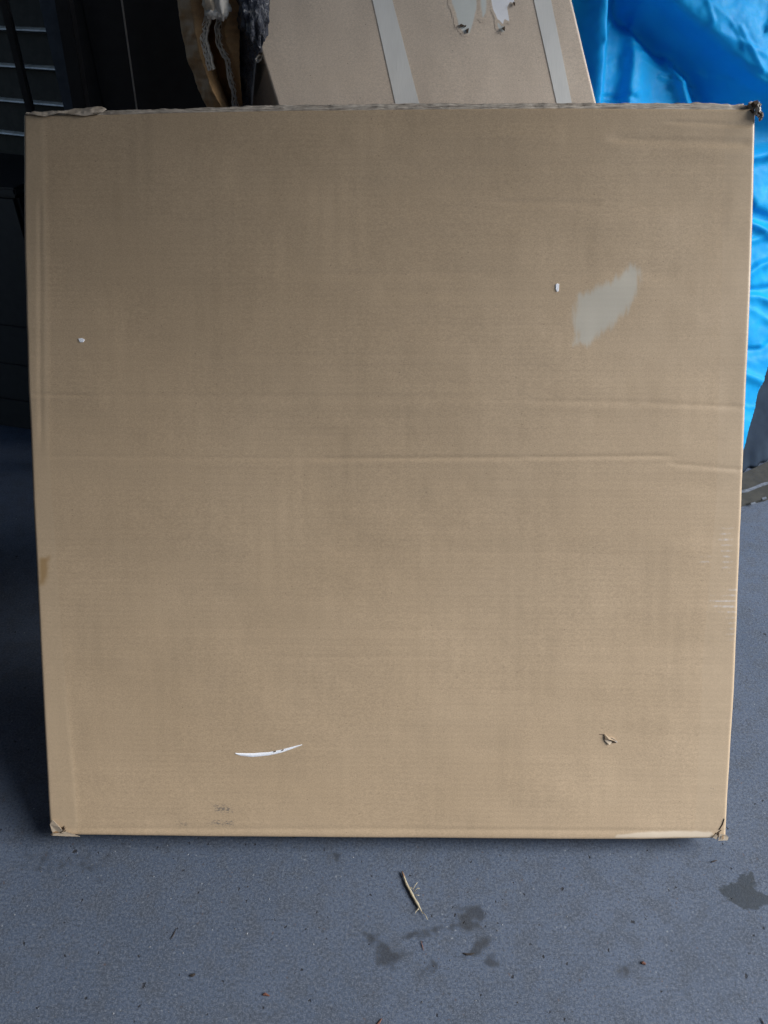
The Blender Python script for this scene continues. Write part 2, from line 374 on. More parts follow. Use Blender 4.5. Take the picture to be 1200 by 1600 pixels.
# patch of loose grit, a few hundred grains too small to tell apart
V = []; F = []
for i in range(220):
    px, py = random.uniform(-60, 1260), random.uniform(1290, 1640)
    p = at_z(px, py); s = random.choice([.0006, .0008, .0008, .0011, .0016]); b = len(V)
    a0 = random.random()*6
    for kk in range(5): th = a0+kk*2*math.pi/5; V.append((p[0]+s*math.cos(th)*random.uniform(.6, 1.3), p[1]+s*math.sin(th)*random.uniform(.6, 1.3), -.0002))
    V.append((p[0], p[1], s*.9))
    for kk in range(5): F.append((b+kk, b+(kk+1) % 5, b+5))
k = NB('grit'); co = k.pos(); g = k.n('TexWhiteNoise'); k.set(g.inputs[0], k.map(co, (80, 80, 0))); 
M['grit'] = k.fin(k.mix(k.ramp(k.noise(co, 40, 1), .4, .6), (.04, .04, .045), (.22, .24, .27)), .8)
tag(mesh('grit', V, F, M['grit'], None, False), kind='stuff')
bpy.data.objects['grit']['label'] = 'fine grit scattered on the concrete'

# ------------------------------------------------------------------ big carton
W, H = 1.1, 1.1338
box = empty('cardboard_box', (0, 0, LIFT), (-LEAN, 0, 0))
tag(box, 'large flat brown cardboard box leaning back on the concrete, filling the picture', 'box')
pxL = [(176, 35), (290, 35.5), (400, 36.8), (620, 44), (820, 52.5), (1000, 61), (1150, 69), (1300, 78)]
pxR = [(168, 1181), (300, 1179.5), (400, 1176), (600, 1167.5), (800, 1159.5), (1060, 1148), (1230, 1139), (1311, 1135)]
pxT = [(37, 176), (60, 178), (150, 177), (300, 174), (450, 171.5), (650, 168.5), (900, 167.5), (1150, 169.5), (1181, 168)]
pxB = [(78, 1300), (120, 1305), (300, 1307.5), (560, 1310.5), (800, 1312), (1000, 1313), (1135, 1311)]
def curve(pts, vert):
    a = [];
    for p in pts:
        u, v = uv(p[1], p[0]) if vert else uv(p[0], p[1])
        a.append((v, u) if vert else (u, v))
    a.sort(); return np.array(a)
cL, cR = curve(pxL, True), curve(pxR, True); cT, cB = curve(pxT, False), curve(pxB, False)
def outline(U, V):                # U in -1..1, V in 0..1  ->  metres, edges bowed as they are
    v0 = V*H; u0 = U*W/2
    uL = np.interp(v0, cL[:, 0], cL[:, 1]); uR = np.interp(v0, cR[:, 0], cR[:, 1])
    vT = np.interp(u0, cT[:, 0], cT[:, 1]); vB = np.interp(u0, cB[:, 0], cB[:, 1])
    return uL+(uR-uL)*(U+1)/2, vB+(vT-vB)*V
def seg_d(u, v, a, b):            # signed offset across / position along a line a-b
    a = np.array(a); b = np.array(b); ab = b-a; L = np.linalg.norm(ab); t = ((u-a[0])*ab[0]+(v-a[1])*ab[1])/L
    s = (-(u-a[0])*ab[1]+(v-a[1])*ab[0])/L
    return s, t/L
creases = [((480, 717), (820, 714.5), .0009, .0035), ((815, 714.6), (1052, 712), .0009, .0030), ((60, 713), (480, 717), .0003, .004),
           ((1045, 724), (1162, 734), .0006, .0035), ((820, 627), (1000, 629), .0005, .004), ((1000, 629), (1166, 636), .0006, .004),
           ((46, 616), (140, 618), .0006, .003), ((140, 618), (820, 622), .00025, .005), ((420, 1028), (720, 1024), .0003, .005),
           ((770, 315), (940, 318), .0005, .005), ((470, 430), (770, 424), .0003, .006), ((950, 216), (1180, 224), .0011, .006),
           ((1040, 190), (1180, 196), .0007, .003), ((300, 560), (760, 552), .0003, .006), ((500, 860), (1100, 868), .0002, .006),
           ((90, 1293), (1120, 1299), .0007, .0035), ((62, 300), (64, 700), .0004, .003)]
cuv = [(uv(*a), uv(*b), d, wd) for a, b, d, wd in creases]
def dents(u, v):                  # depth pressed in (m)
    d = np.zeros_like(u)
    for a, b, dp, wd in cuv:
        s, t = seg_d(u, v, a, b)
        e = np.clip((t+.02)/.1, 0, 1)*np.clip((1.02-t)/.1, 0, 1)
        d += dp*e*np.exp(-(s/wd)**2)-.35*dp*e*np.exp(-((s+wd*2.2)/(wd*1.5))**2)
    return d
# broad waviness, sampled coarse then interpolated
gx = np.linspace(-.6, .6, 49); gz = np.linspace(-.03, 1.17, 49)
coarse = np.array([[fbm(x*3.1+5, z*4.3, 1.7, 4) for x in gx] for z in gz])
coarse2 = np.array([[fbm(x*1.2, z*16, 7.7, 3) for x in gx] for z in gz])
def bil(A, u, v):
    i = np.clip((u-gx[0])/(gx[1]-gx[0]), 0, 47.999); j = np.clip((v-gz[0])/(gz[1]-gz[0]), 0, 47.999)
    i0 = i.astype(int); j0 = j.astype(int); a = i-i0; b = j-j0
    a = a*a*(3-2*a); b = b*b*(3-2*b)
    return A[j0, i0]*(1-a)*(1-b)+A[j0, i0+1]*a*(1-b)+A[j0+1, i0]*(1-a)*b+A[j0+1, i0+1]*a*b
def front_w(u, v):                # local y of the front surface
    return dents(u, v)-.0028*bil(coarse, u, v)-.0008*bil(coarse2, u, v)
nu, nv = 470, 600
Ug = np.linspace(-1, 1, nu); Vg = np.linspace(0, 1, nv)
Ug, Vg = np.meshgrid(Ug, Vg); Uu, Vv = outline(Ug, Vg)
Yy = front_w(Uu, Vv)
rad = .0042                        # rounded score lines along the edges
for dd in ((1-np.abs(Ug))*W/2, Vg*H, (1-Vg)*H):
    t = np.clip(1-dd/rad, 0, 1); Yy = Yy+rad*(1-np.sqrt(np.clip(1-t*t, 0, 1)))
# fine ragged edge
G = np.stack([Uu, Yy, Vv], -1)
BP = np.stack([Uu.ravel(), Vv.ravel()], 1)
def bm_(polys, w_): return soft(BP, [[uv(*p) for p in pl] for pl in polys], w_)
masks = {
 'm_label': bm_([[(906, 462), (930, 450), (960, 437), (978, 424), (990, 413), (999, 425), (996, 455), (990, 470), (975, 488), (955, 508), (935, 525), (915, 538), (898, 537), (903, 522), (896, 505), (900, 480)]], .013),
 'm_pale': np.maximum(bm_([[(965, 1304), (1000, 1300), (1060, 1298.5), (1112, 1300), (1116, 1305), (1110, 1308.5), (1000, 1309), (960, 1309)]], .004),
           .38*bm_([[(960, 200), (1060, 200), (1178, 205), (1178, 216), (1060, 212), (975, 208)], [(35, 180), (52, 180), (50, 320), (36, 320)], [(1060, 176), (1150, 180), (1150, 190), (1070, 186)]], .02)),
 'm_stain_shade': np.maximum(bm_([[(60, 872), (78, 868), (76, 890), (70, 915), (60, 915)]], .008), np.maximum(.40*bm_([[(480, 716), (1052, 710.5), (1052, 712.5), (480, 718)], [(1045, 723), (1162, 733), (1162, 735), (1045, 725)], [(820, 626), (1000, 628), (1166, 635), (1166, 637), (1000, 630), (820, 628)], [(60, 712), (480, 716), (480, 718), (60, 714)], [(420, 1027), (720, 1023), (720, 1025), (420, 1029)]], .0035), .42*bm_([[(78, 1306), (1130, 1318), (1130, 1302), (78, 1296)]], .012))),  # glue stain at left, shade painted along creases, darker bottom band
 'm_scuff': bm_([[(330, 1255), (362, 1256), (368, 1272), (334, 1270)], [(276, 1280), (298, 1284), (295, 1294), (276, 1292)], [(325, 1280), (370, 1278), (366, 1292), (325, 1292)], [(1108, 1230), (1116, 1230), (1116, 1246), (1108, 1246)]], .012),
 'm_glint': .72*bm_([[(1126, 826), (1142, 826), (1141, 892), (1130, 892)], [(1112, 935), (1150, 930), (1149, 960), (1112, 950)], [(1136, 918), (1150, 918), (1146, 1005), (1140, 1005)], [(1095, 872), (1108, 872), (1108, 878), (1095, 878)]], .016),  # painted glints near the right edge
 'm_tape': bm_([[(30, 150), (68, 186), (74, 440), (76, 700), (98, 1020), (123, 1283), (110, 1330), (20, 1330), (20, 150)], [(1135, 150), (1120, 780), (1098, 1020), (1085, 1330), (1240, 1330), (1240, 150)]], .004),
}
Yt = masks['m_tape'].reshape(Uu.shape)*.00045*np.clip(1-abs((Vv-.9)/.35)**4, 0, 1)+masks['m_tape'].reshape(Uu.shape)*.0006*np.exp(-((Vv-.08)/.14)**2)
G[:, :, 1] -= np.where(Uu < 0, Yt, .0)
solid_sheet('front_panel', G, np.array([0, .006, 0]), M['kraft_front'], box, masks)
# sides, back, bottom
inner = .004
def panel(name, x0, x1, y0, y1, z0, z1, bev=.002): return bm_obj(name, box_mesh(x0, x1, y0, y1, z0, z1, bev), M['kraft'], box)
panel('side_panel', -W/2+.002, -W/2+.007, .0125, THICK-.006, .008, H-.008)
panel('side_panel', W/2-.007, W/2-.002, .0125, THICK-.006, .008, H-.008)
panel('back_panel', -W/2+.001, W/2-.001, THICK-.0055, THICK, .0, H-.004)
panel('bottom_panel', -W/2+.008, W/2-.008, .0125, THICK-.006, .002, .0075)
panel('top_flap', -W/2+.008, W/2-.008, .020, THICK-.006, H-.012, H-.0065)
# raised, frayed top lips: two board layers stand above the front edge
def lip(name, y0, thick, hfun, mat, u0=-W/2+.004, u1=W/2-.006, n=420, rows=7):
    us = np.linspace(u0, u1, n); Gx = np.zeros((rows, n, 3))
    vt = np.interp(us, cT[:, 0], cT[:, 1])
    for j in range(rows):
        f = j/(rows-1); Gx[j, :, 0] = us; Gx[j, :, 2] = vt-.012+(.012+np.array([hfun(x) for x in us]))*f
        Gx[j, :, 1] = y0+np.array([.0016*fbm(x*60, f*2, y0*90) for x in us])*f-.001*f
    return solid_sheet(name, Gx, np.array([0, thick, 0]), mat, box)
def h1(x): return .0035+.0022*fbm(x*9, .3)+.0012*fbm(x*60, 2.3)
def h2(x): return .0085+.0035*fbm(x*5, 4.3)+.0010*fbm(x*70, 6.3)+(.003*math.exp(-((x+.02)/.12)**2))-.004*max(0, (-.25-x)/.3)
def h3(x): return .0125+.003*fbm(x*6, 9.3)+.0010*fbm(x*80, 3.3)-.006*max(0, (-.2-x)/.3)
lip('flap_edge', .0068, .0026, h1, M['edge'])
lip('flap_edge', .0105, .0024, h2, M['edge'])
lip('flap_edge', .0150, .0040, h3, M['edge'], -W/2+.03, W/2-.012)
# clear tape over the top left edge, wrinkled
def strip(name, corners, mat, off, n=(60, 12), wr=.0006, up=0.0):
    (a, b, c_, d) = [np.array(uv(*q)) for q in corners]      # tl tr br bl
    Gx = np.zeros((n[1], n[0], 3))
    for j in range(n[1]):
        for i in range(n[0]):
            s, t = i/(n[0]-1), j/(n[1]-1)
            p = (d*(1-s)+c_*s)*(1-t)+(a*(1-s)+b*s)*t
            Gx[j, i] = (p[0], 0, p[1])
    Gx[:, :, 1] = front_w(Gx[:, :, 0], Gx[:, :, 2])-off-wr*np.array([[max(0, fbm(p[0]*45, p[2]*45, 3.1)) for p in r] for r in Gx])
    return solid_sheet(name, Gx, np.array([0, .0004, 0]), mat, box)
# wrinkled clear tape wrapped across the top left corner
n1, n2 = 110, 16; Gx = np.zeros((n2, n1, 3))
for i in range(n1):
    px = 41+119*i/(n1-1); u, v = uv(px, 178-1.2*i/n1)
    rise = .0005+.0120*(i/(n1-1))**.9*(1-.5*max(0, (i-95)/14.0)**2)
    for j in range(n2):
        t = j/(n2-1)*2-1          # -1 front .. +1 back of lip
        if t < 0: p = (u+.004*fbm(t*3, px*.02), .0002-.0012, v+.0035*t*(.6+.6*math.sin(px*.11))-.0005)
        else: p = (u+.004*t, -.0008+.010*t, v+.002+rise*t)
        wv = .0012*fbm(px*.06, t*1.3, 2.2)
        Gx[j, i] = (p[0], p[1]-wv-.001, p[2]+wv)
solid_sheet('tape', Gx, np.array([0, .0004, 0]), M['clear'], box)['label'] = 'wrinkled clear tape wrapped over the top left edge'

def on_box(off):
    def f(P): return np.column_stack([P[:, 0], front_w(P[:, 0], P[:, 1])-off, P[:, 1]])
    return f
def upoly(pts): return [uv(*p) for p in pts]
def raised(name, pts, mat, h=.0006, off=.0004, label=None):
    P2 = np.array(upoly(pts)); c0 = P2.mean(0); n = len(P2)
    V = []; 
    for p in P2: V.append((p[0], float(front_w(np.array(p[0]), np.array(p[1])))-off+.0006, p[1]))
    for p in P2:
        q = c0+(p-c0)*.86; V.append((q[0], float(front_w(np.array(q[0]), np.array(q[1])))-off-h, q[1]))
    F = [(i, (i+1) % n, n+(i+1) % n, n+i) for i in range(n)]+[tuple(range(n, 2*n))]
    o = mesh(name, V, F, mat, box, False)
    if label: o['label'] = label
    return o
def thin(pts_top, pts_bot): return pts_top+pts_bot[::-1]
scr = thin([(368, 1176), (380, 1176), (398, 1176), (420, 1174.5), (440, 1170.5), (455, 1166.5), (472, 1162.5)], [(368.5, 1177.5), (376, 1181), (395, 1183), (420, 1180.5), (440, 1176), (455, 1170.5), (473, 1163.5)])
def ribbon(name, top, bot, mat, h=.0006, label=None):
    V = []; n = len(top)
    for a, b in zip(top, bot):
        for q, hh in ((a, -.0003), ((a[0]*.75+b[0]*.25, a[1]*.75+b[1]*.25), h), ((a[0]*.25+b[0]*.75, a[1]*.25+b[1]*.75), h), (b, -.0003)):
            u, v = uv(*q); V.append((u, float(front_w(np.array(u), np.array(v)))-hh, v))
    F = [(i*4+j, i*4+j+1, i*4+j+5, i*4+j+4) for i in range(n-1) for j in range(3)]
    o = mesh(name, V, F, mat, box, True)
    if label: o['label'] = label
    return o
ribbon('tear', scr[:7], scr[7:][::-1], M['white'], .0008, 'thin curved white tear in the surface paper')
raised('paint_chip', [(122, 529), (128, 528), (133, 531), (130, 535), (125, 535)], M['white'], label='small white chip near the left edge')
raised('paint_chip', [(868, 444), (871, 442.5), (874, 444), (873.5, 450), (873, 455), (870, 456.5), (868, 452)], M['white'], label='small upright white chip beside the torn patch')
for q in ([(427, 1173.6), (431, 1172.6), (432, 1173.8), (428, 1175)], [(439.5, 1171.5), (443, 1170), (444, 1171), (441, 1172.8)]):
    raised('fleck', q, M['slit'], .0003, .0009)
# small puncture with a curled flap of paper
ribbon('slit', [(936, 1147), (941, 1147), (945, 1147)], [(936, 1148), (941, 1148.6), (945, 1149)], M['slit'], .0003)
raised('slit', [(950, 1153), (957, 1155), (964, 1160), (960, 1161), (955, 1160.5), (951, 1156)], M['slit'], .0002, .0007)
def curl(pts, lift, mat, name='torn_flap'):
    V = []; 
    for (px, py), l in zip(pts, lift):
        u, v = uv(px, py); V.append((u, float(front_w(np.array(u), np.array(v)))-.0006-l, v))
    n = len(V); V2 = [(x, y+.0005, z) for x, y, z in V]
    F = [(0, i, i+1) for i in range(1, n-1)]+[(n, n+i+1, n+i) for i in range(1, n-1)]+[(i, n+i, n+(i+1) % n, (i+1) % n) for i in range(n)]
    return mesh(name, V+V2, F, mat, box, False)
curl([(944, 1146), (950, 1150), (963, 1159), (957, 1155.5), (951, 1154), (945, 1154.5)], [.001, .0015, .0005, .004, .004, .002], M['kraft'])
curl([(944, 1155), (951, 1156), (956, 1158.5), (952, 1163), (947, 1160)], [.001, .0015, .001, .002, .001], M['kraft_pale'])
curl([(952, 1151), (957, 1152), (965, 1159), (962, 1159)], [.0005, .003, .001, .001], M['liner'])
# bottom right corner: slits and torn ply
for a, b in ((((1131.5, 1279), (1128, 1288), (1123, 1296)), ((1132.3, 1280), (1130, 1289), (1125, 1297))),
             (((1127, 1296.5), (1121, 1300.5)), ((1127.5, 1297.5), (1122, 1302.5))),
             (((1122, 1300), (1120, 1306), (1119, 1311)), ((1125, 1301), (1123, 1306), (1121, 1311.5))),
             (((1119, 1301), (1115, 1307)), ((1120, 1302), (1115.5, 1308)))):
    ribbon('slit', a, b, M['slit'], .0010)
curl([(1113, 1308), (1117, 1302), (1120, 1304), (1119, 1311)], [.002, .003, .004, .001], M['kraft_pale'])
curl([(1123, 1301), (1134, 1303), (1137, 1307), (1136, 1312), (1122, 1313)], [.003, .004, .003, .002, .001], M['kraft_pale'])
curl([(1127, 1304), (1129, 1303), (1129, 1309), (1127, 1310)], [.0045, .0045, .004, .004], M['kraft_stain'])
# bottom left corner: crushed, with a turned out ply
curl([(79, 1287), (84, 1279), (96, 1289), (101, 1296), (92, 1299), (84, 1301)], [.001, .002, .005, .004, .001, .001], M['kraft_pale'])
curl([(84, 1299), (90, 1297), (100, 1297.5), (97, 1299.5), (88, 1300.5)], [.002, .001, .001, .001, .001], M['kraft_stain'])
ribbon('slit', [(102, 1289), (100, 1295), (96.5, 1298)], [(103, 1292), (102.5, 1296), (98, 1299)], M['slit'], .005)
ribbon('slit', [(104, 1296), (100, 1299), (96, 1300.5)], [(104.5, 1297), (101, 1300), (96, 1301.2)], M['slit'], .003)
curl([(104, 1297), (110, 1298), (126, 1305.5), (104, 1305), (82, 1304), (86, 1301), (98, 1300.5)], [.003, .004, .001, .001, .001, .001, .002], M['kraft_pale'])
raised('slit', [(80, 1302), (83, 1300.5), (84, 1302), (81, 1303.5)], M['slit'], .002)
# top right corner: ragged torn plies
def crumple(name, cx, cy, rx, rz, mat, ph, y=-.004, seg=14):
    u0, v0 = uv(cx, cy); V = []; F = []
    n = seg; m_ = 8
    for j in range(m_+1):
        for i in range(n):
            th = 2*math.pi*i/n; el = math.pi*j/m_-math.pi/2
            d = np.array([math.cos(el)*math.cos(th), math.cos(el)*math.sin(th), math.sin(el)])
            r = 1+.75*mn.noise(Vector(d*2.3)+Vector((ph, 0, 0)))+.35*mn.noise(Vector(d*6)+Vector((0, ph, 0)))
            V.append((u0+d[0]*rx*r, y+d[1]*.006*r, v0+d[2]*rz*r))
    for j in range(m_):
        for i in range(n): F.append((j*n+i, j*n+(i+1) % n, (j+1)*n+(i+1) % n, (j+1)*n+i))
    return mesh(name, V, F, mat, box, False)
crumple('torn_corner', 1178, 163, .0075, .0055, M['edge'], 1.0, .004)
crumple('torn_corner', 1185, 164, .0035, .0045, M['liner'], 4.0, .002)
crumple('torn_corner', 1182.5, 175, .0035, .0065, M['liner'], 2.0)
crumple('torn_corner', 1187, 184, .002, .005, M['edge'], 3.3)
raised('slit', [(1172, 163), (1180, 160), (1181, 166), (1175, 168)], M['slit'], .008)
raised('slit', [(1171, 172), (1176, 171), (1178, 177), (1175, 178)], M['slit'], .003)
raised('slit', [(1180, 179), (1184, 182), (1188, 180), (1185, 184.5)], M['slit'], .010)

# ------------------------------------------------------------------ second carton, behind, its taped face above the rim
n2 = np.array([.10, -.94, .30]); n2 /= np.linalg.norm(n2)
Q0 = at_y(660, 160, .80)
def q2(px, py): return at_plane(px, py, Q0, n2)
tl, bl, br, trp = q2(382, 0), q2(433, 161), q2(931, 159), q2(893, 0)
ex = (br-bl); ex /= np.linalg.norm(ex)
ez = ((trp-br)/np.linalg.norm(trp-br)); ez = ez-ex*np.dot(ez, ex)*0
nn_ = np.cross(ex, ez); nn_ /= np.linalg.norm(nn_)       # into the wall or towards us
if np.dot(nn_, n2) > 0: nn_ = -nn_                       # points away from the camera
ey = nn_
car = empty('cardboard_carton', tuple(Q0)); tag(car, 'grey brown carton with two vertical tape strips, standing behind the large box', 'carton')
Rm = Matrix(((ex[0], ey[0], 0, Q0[0]), (ex[1], ey[1], 0, Q0[1]), (ex[2], ey[2], 0, Q0[2]), (0, 0, 0, 1)))
ez2 = np.cross(ex, ey); ez2 = ez2 if ez2[2] > 0 else -ez2
Rm = Matrix(((ex[0], ey[0], ez2[0], Q0[0]), (ex[1], ey[1], ez2[1], Q0[1]), (ex[2], ey[2], ez2[2], Q0[2]), (0, 0, 0, 1)))
car.matrix_world = Rm; Ri = np.array(Rm.inverted())
def cl(px, py): p = q2(px, py); r = Ri@np.array([*p, 1]); return r[0], r[2]
def cfloor(pa, pb):               # follow the edge pa->pb down to the floor and far up
    a, b = np.array(cl(*pa)), np.array(cl(*pb)); d = (b-a)
    def zz(t): q = a+d*t; return (np.array(Rm)@np.array([q[0], 0, q[1], 1]))[2]
    t = (0.03-zz(0))/(zz(1)-zz(0)); return a+d*t, a-d*1.2
rb, rt = cfloor((893, 0), (931, 159)); lb, lt = cfloor((384, 0), (433, 161))
DEP = .22
def quadsolid(name, c4, y0, y1, mat, parent, nu=40, nv=30, amp=0.0, seed=0.0):
    a, b, c_, d = [np.array(q) for q in c4]
    Gx = np.zeros((nv, nu, 3))
    for j in range(nv):
        for i in range(nu):
            s, t = i/(nu-1), j/(nv-1); p = (d*(1-s)+c_*s)*(1-t)+(a*(1-s)+b*s)*t
            Gx[j, i] = (p[0], y0-amp*fbm(p[0]*5+seed, p[1]*5, seed), p[1])
    return solid_sheet(name, Gx, np.array([0, y1-y0, 0]), mat, parent)
quadsolid('front_panel', (lt, rt, rb, lb), 0, .006, M['kraft_far'], car, 140, 120, amp=.002)
def side(a, b, mat, name):
    V = [(a[0], .0065, a[1]), (b[0], .0065, b[1]), (b[0], DEP, b[1]), (a[0], DEP, a[1])]; dx = .004 if name == 'l' else -.004
    V += [(x+dx, y, z) for x, y, z in V]
    return mesh('side_panel', V, [(0, 1, 2, 3), (7, 6, 5, 4), (0, 4, 5, 1), (1, 5, 6, 2), (2, 6, 7, 3), (3, 7, 4, 0)], mat, car, False)
side(lb, lt, M['kraft_far'], 'l'); side(rb, rt, M['kraft_far'], 'r')
quadsolid('back_panel', (lt, rt, rb, lb), DEP+.001, DEP+.006, M['kraft_far'], car, 4, 4)
def mid(p, q, t): return tuple(np.array(p)*(1-t)+np.array(q)*t)
def far_strip(x0t, x1t, x0b, x1b):
    a, b, c_, d = [np.array(cl(*q)) for q in ((x0t, 0), (x1t, 0), (x1b, 158), (x0b, 158))]
    up0, up1 = a+(a-d)*.6, b+(b-c_)*.6; dn0, dn1 = d+(d-a)*.5, c_+(c_-b)*.5
    quadsolid('tape', (up0, up1, dn1, dn0), -.0008, -.0005, M['tape_far'], car, 12, 60, .002).data.polygons.foreach_set('use_smooth', [False]*(2*11*59+2*(11+59)))
far_strip(582, 613, 617, 654); far_strip(834, 861, 869, 893)
def on_car(off): return lambda P: np.column_stack([P[:, 0], -.002*np.array([fbm(p[0]*5, p[1]*5, 0.0) for p in P])-off, P[:, 1]])
cp = lambda pts: [cl(*p) for p in pts]
patch('torn_patch', cp([(700, -40), (746, -40), (744, 15), (738, 35), (733, 52), (724, 50), (716, 40), (712, 20), (706, 5)]), on_car(.0004), .0025, .005, M['kraft_far_label'], car, 'grey torn patch hanging into the top of the picture')
patch('torn_patch', cp([(752, -30), (762, -30), (759, 20), (754, 28), (752, 10)]), on_car(.0004), .002, .007, M['kraft_far_label'], car)
patch('torn_patch', cp([(760, -40), (802, -40), (803, 5), (797, 3), (792, 12), (796, 34), (788, 30), (786, 38), (778, 30), (770, 15)]), on_car(.0005), .0015, .003, M['kraft_far_white'], car, 'bright white torn patch')
patch('torn_patch', cp([(776, 30), (786, 35), (789, 48), (785, 50), (778, 42)]), on_car(.0004), .0015, .004, M['kraft_far_label'], car)
for pts in ([(716, 41), (720, 38), (725, 41), (722, 43)], [(729, 46), (732, 45), (731, 52), (728, 51)], [(724, 41), (728, 40), (727, 43)], [(784, 44), (788, 42), (788, 49), (785, 47)], [(801, 4), (804, 5), (804, 10), (802, 8)]):
    P2 = cp(pts); V = [(x, -.0045, z) for x, z in P2]+[(x, -.002, z) for x, z in P2]; n = len(P2)
    mesh('fleck', V, [tuple(range(n))]+[(i, (i+1) % n, n+(i+1) % n, n+i) for i in range(n)], M['slit'], car, False)

# ------------------------------------------------------------------ torn corrugated piece standing left of the carton
def resample(pts, n):
    pts = np.array(pts, float); d = np.r_[0, np.cumsum(np.linalg.norm(np.diff(pts[:, :2], axis=0), axis=1))]; t = np.linspace(0, d[-1], n)
    return np.stack([np.interp(t, d, pts[:, i]) for i in range(pts.shape[1])], 1)
def loft(name, rails, mat, parent, nv=90, per=12, bump_=.004, fr=30, ridges=0.0, th=.004):
    """rails: lists of (px, py, y) at y depth; the surface passes through them."""
    Rr = [np.array([at_y(*p) for p in resample(r, nv)]) for r in rails]
    cols = []
    for a, b in zip(Rr, Rr[1:]):
        for i in range(per): t = i/per; cols.append(a*(1-t)+b*t)
    cols.append(Rr[-1]); Gx = np.stack(cols, 1)[::-1]
    for j in range(Gx.shape[0]):
        for i in range(Gx.shape[1]):
            p = Gx[j, i]; Gx[j, i, 1] += bump_*fbm(p[0]*fr, p[2]*fr, 2.0)+ridges*math.sin(p[2]*2*math.pi/.012+2*fbm(p[0]*20, p[2]*20, 1))
    return solid_sheet(name, Gx, np.array([0, th, 0]), mat, parent)
torn = empty('torn_cardboard', tuple(at_y(340, 200, .84)*np.array([1, 1, 0])))
tag(torn, 'crumpled brown double wall cardboard with torn wavy edges, between dark shelving and carton', 'cardboard')
def kid(o, root):                 # world-space mesh under a root that is only translated
    o.parent = root; o.matrix_parent_inverse = Matrix.Translation(root.location).inverted(); return o
EX = [(-90, 0), (260, 0)]
left_b = [(283, -90, .84), (277, 0, .84), (283, 50, .84), (293, 95, .84), (306, 130, .84), (322, 163, .84), (370, 300, .84)]
edge1 = [(330, -90, .83), (326, 0, .83), (322, 30, .83), (317, 62, .83), (324, 90, .83), (330, 110, .83), (340, 135, .83), (352, 163, .83), (400, 300, .84)]
midv = [(x+6, y, .90) for x, y, d in edge1]
edge2 = [(352, -90, .86), (350, 0, .86), (346, 30, .86), (342, 45, .86), (346, 70, .86), (355, 88, .86), (360, 110, .86), (364, 135, .86), (369, 163, .86), (395, 300, .86)]
right_b = [(380, -90, .83), (378, 0, .83), (374, 45, .83), (374, 80, .83), (375, 120, .83), (379, 163, .83), (400, 300, .83)]
kid(loft('board_layer', [left_b, [(x+22, y, d-.03) for x, y, d in left_b], edge1], M['kraft_old'], None, bump_=.012, fr=22, ridges=.0010), torn)
kid(loft('board_layer', [edge1, midv, edge2], M['kraft_old'], None, bump_=.006, ridges=.0012), torn)
kid(loft('board_layer', [edge2, [(x+9, y, .835) for x, y, d in edge2], right_b], M['kraft_old'], None, bump_=.006, ridges=.0022), torn)
def flute_edge(rail, wid, dep, name, amp=.0035, parent=torn, n=240):
    """double-wall section seen end on: three wavy liners with zigzag flutes between them."""
    C = np.array([at_y(*p) for p in resample(rail, n)])
    jit = np.array([.0045*fbm(i*.06, 1.3, dep*40) for i in range(n)])
    T = np.gradient(C, axis=0); T /= np.linalg.norm(T, axis=1)[:, None]; Nx = np.cross(T, (0, -1.0, 0)); Nx /= np.linalg.norm(Nx, axis=1)[:, None]
    L = np.r_[0, np.cumsum(np.linalg.norm(np.diff(C, axis=0), axis=1))]
    def rib(offs, nm):
        q = C+Nx*(offs+jit)[:, None]; Gx = np.zeros((2, n, 3)); Gx[0] = q; Gx[1] = q+np.array([0, .02, 0])
        o = solid_sheet(nm, Gx, Nx*.0013, M['liner'], None); kid(o, parent)
    tri = lambda ph: 2*np.abs(((L/.015+ph) % 1)*2-1)-1
    rib(np.full(n, wid/2), 'liner'); rib(np.full(n, -wid/2), 'liner'); rib(np.full(n, 0.0)+.0006*np.sin(L*600), 'liner')
    rib(wid*.25+tri(.2)*wid*.22, 'flute'); rib(-wid*.25+tri(.6)*wid*.22, 'flute')
flute_edge([(x, y, .85) for x, y, d in edge2], .0125, .81, 'a')
flute_edge([(x, y, .82) for x, y, d in edge1 if y <= 110], .009, .83, 'b', n=160)
# pale folded knob of paper at its top
def blob(name, c3, r3, mat, ph, parent, amp=.5, n=26, m_=16):
    V = []; F = []
    for j in range(m_+1):
        for i in range(n):
            th = 2*math.pi*i/n; el = math.pi*j/m_-math.pi/2
            d = Vector((math.cos(el)*math.cos(th), math.cos(el)*math.sin(th), math.sin(el)))
            r = 1+amp*(abs(mn.noise(d*1.9+Vector((ph, 0, 0))))*2-.5)+.18*mn.noise(d*6+Vector((0, ph, 0)))
            V.append((c3[0]+d.x*r3[0]*r, c3[1]+d.y*r3[1]*r, c3[2]+d.z*r3[2]*r))
    for j in range(m_):
        for i in range(n): F.append((j*n+i, j*n+(i+1) % n, (j+1)*n+(i+1) % n, (j+1)*n+i))
    o = mesh(name, V, F, mat, None, True); return o
kid(blob('paper_fold', at_y(329, 2, .79), (.013, .015, .020), M['kraft_pale'], 1.1, None, .3), torn)
kid(blob('paper_fold', at_y(346, 8, .785), (.012, .014, .019), M['liner'], 5.1, None, .3), torn)
kid(blob('paper_fold', at_y(334, 20, .785), (.014, .012, .008), M['liner'], 9.1, None, .3), torn)

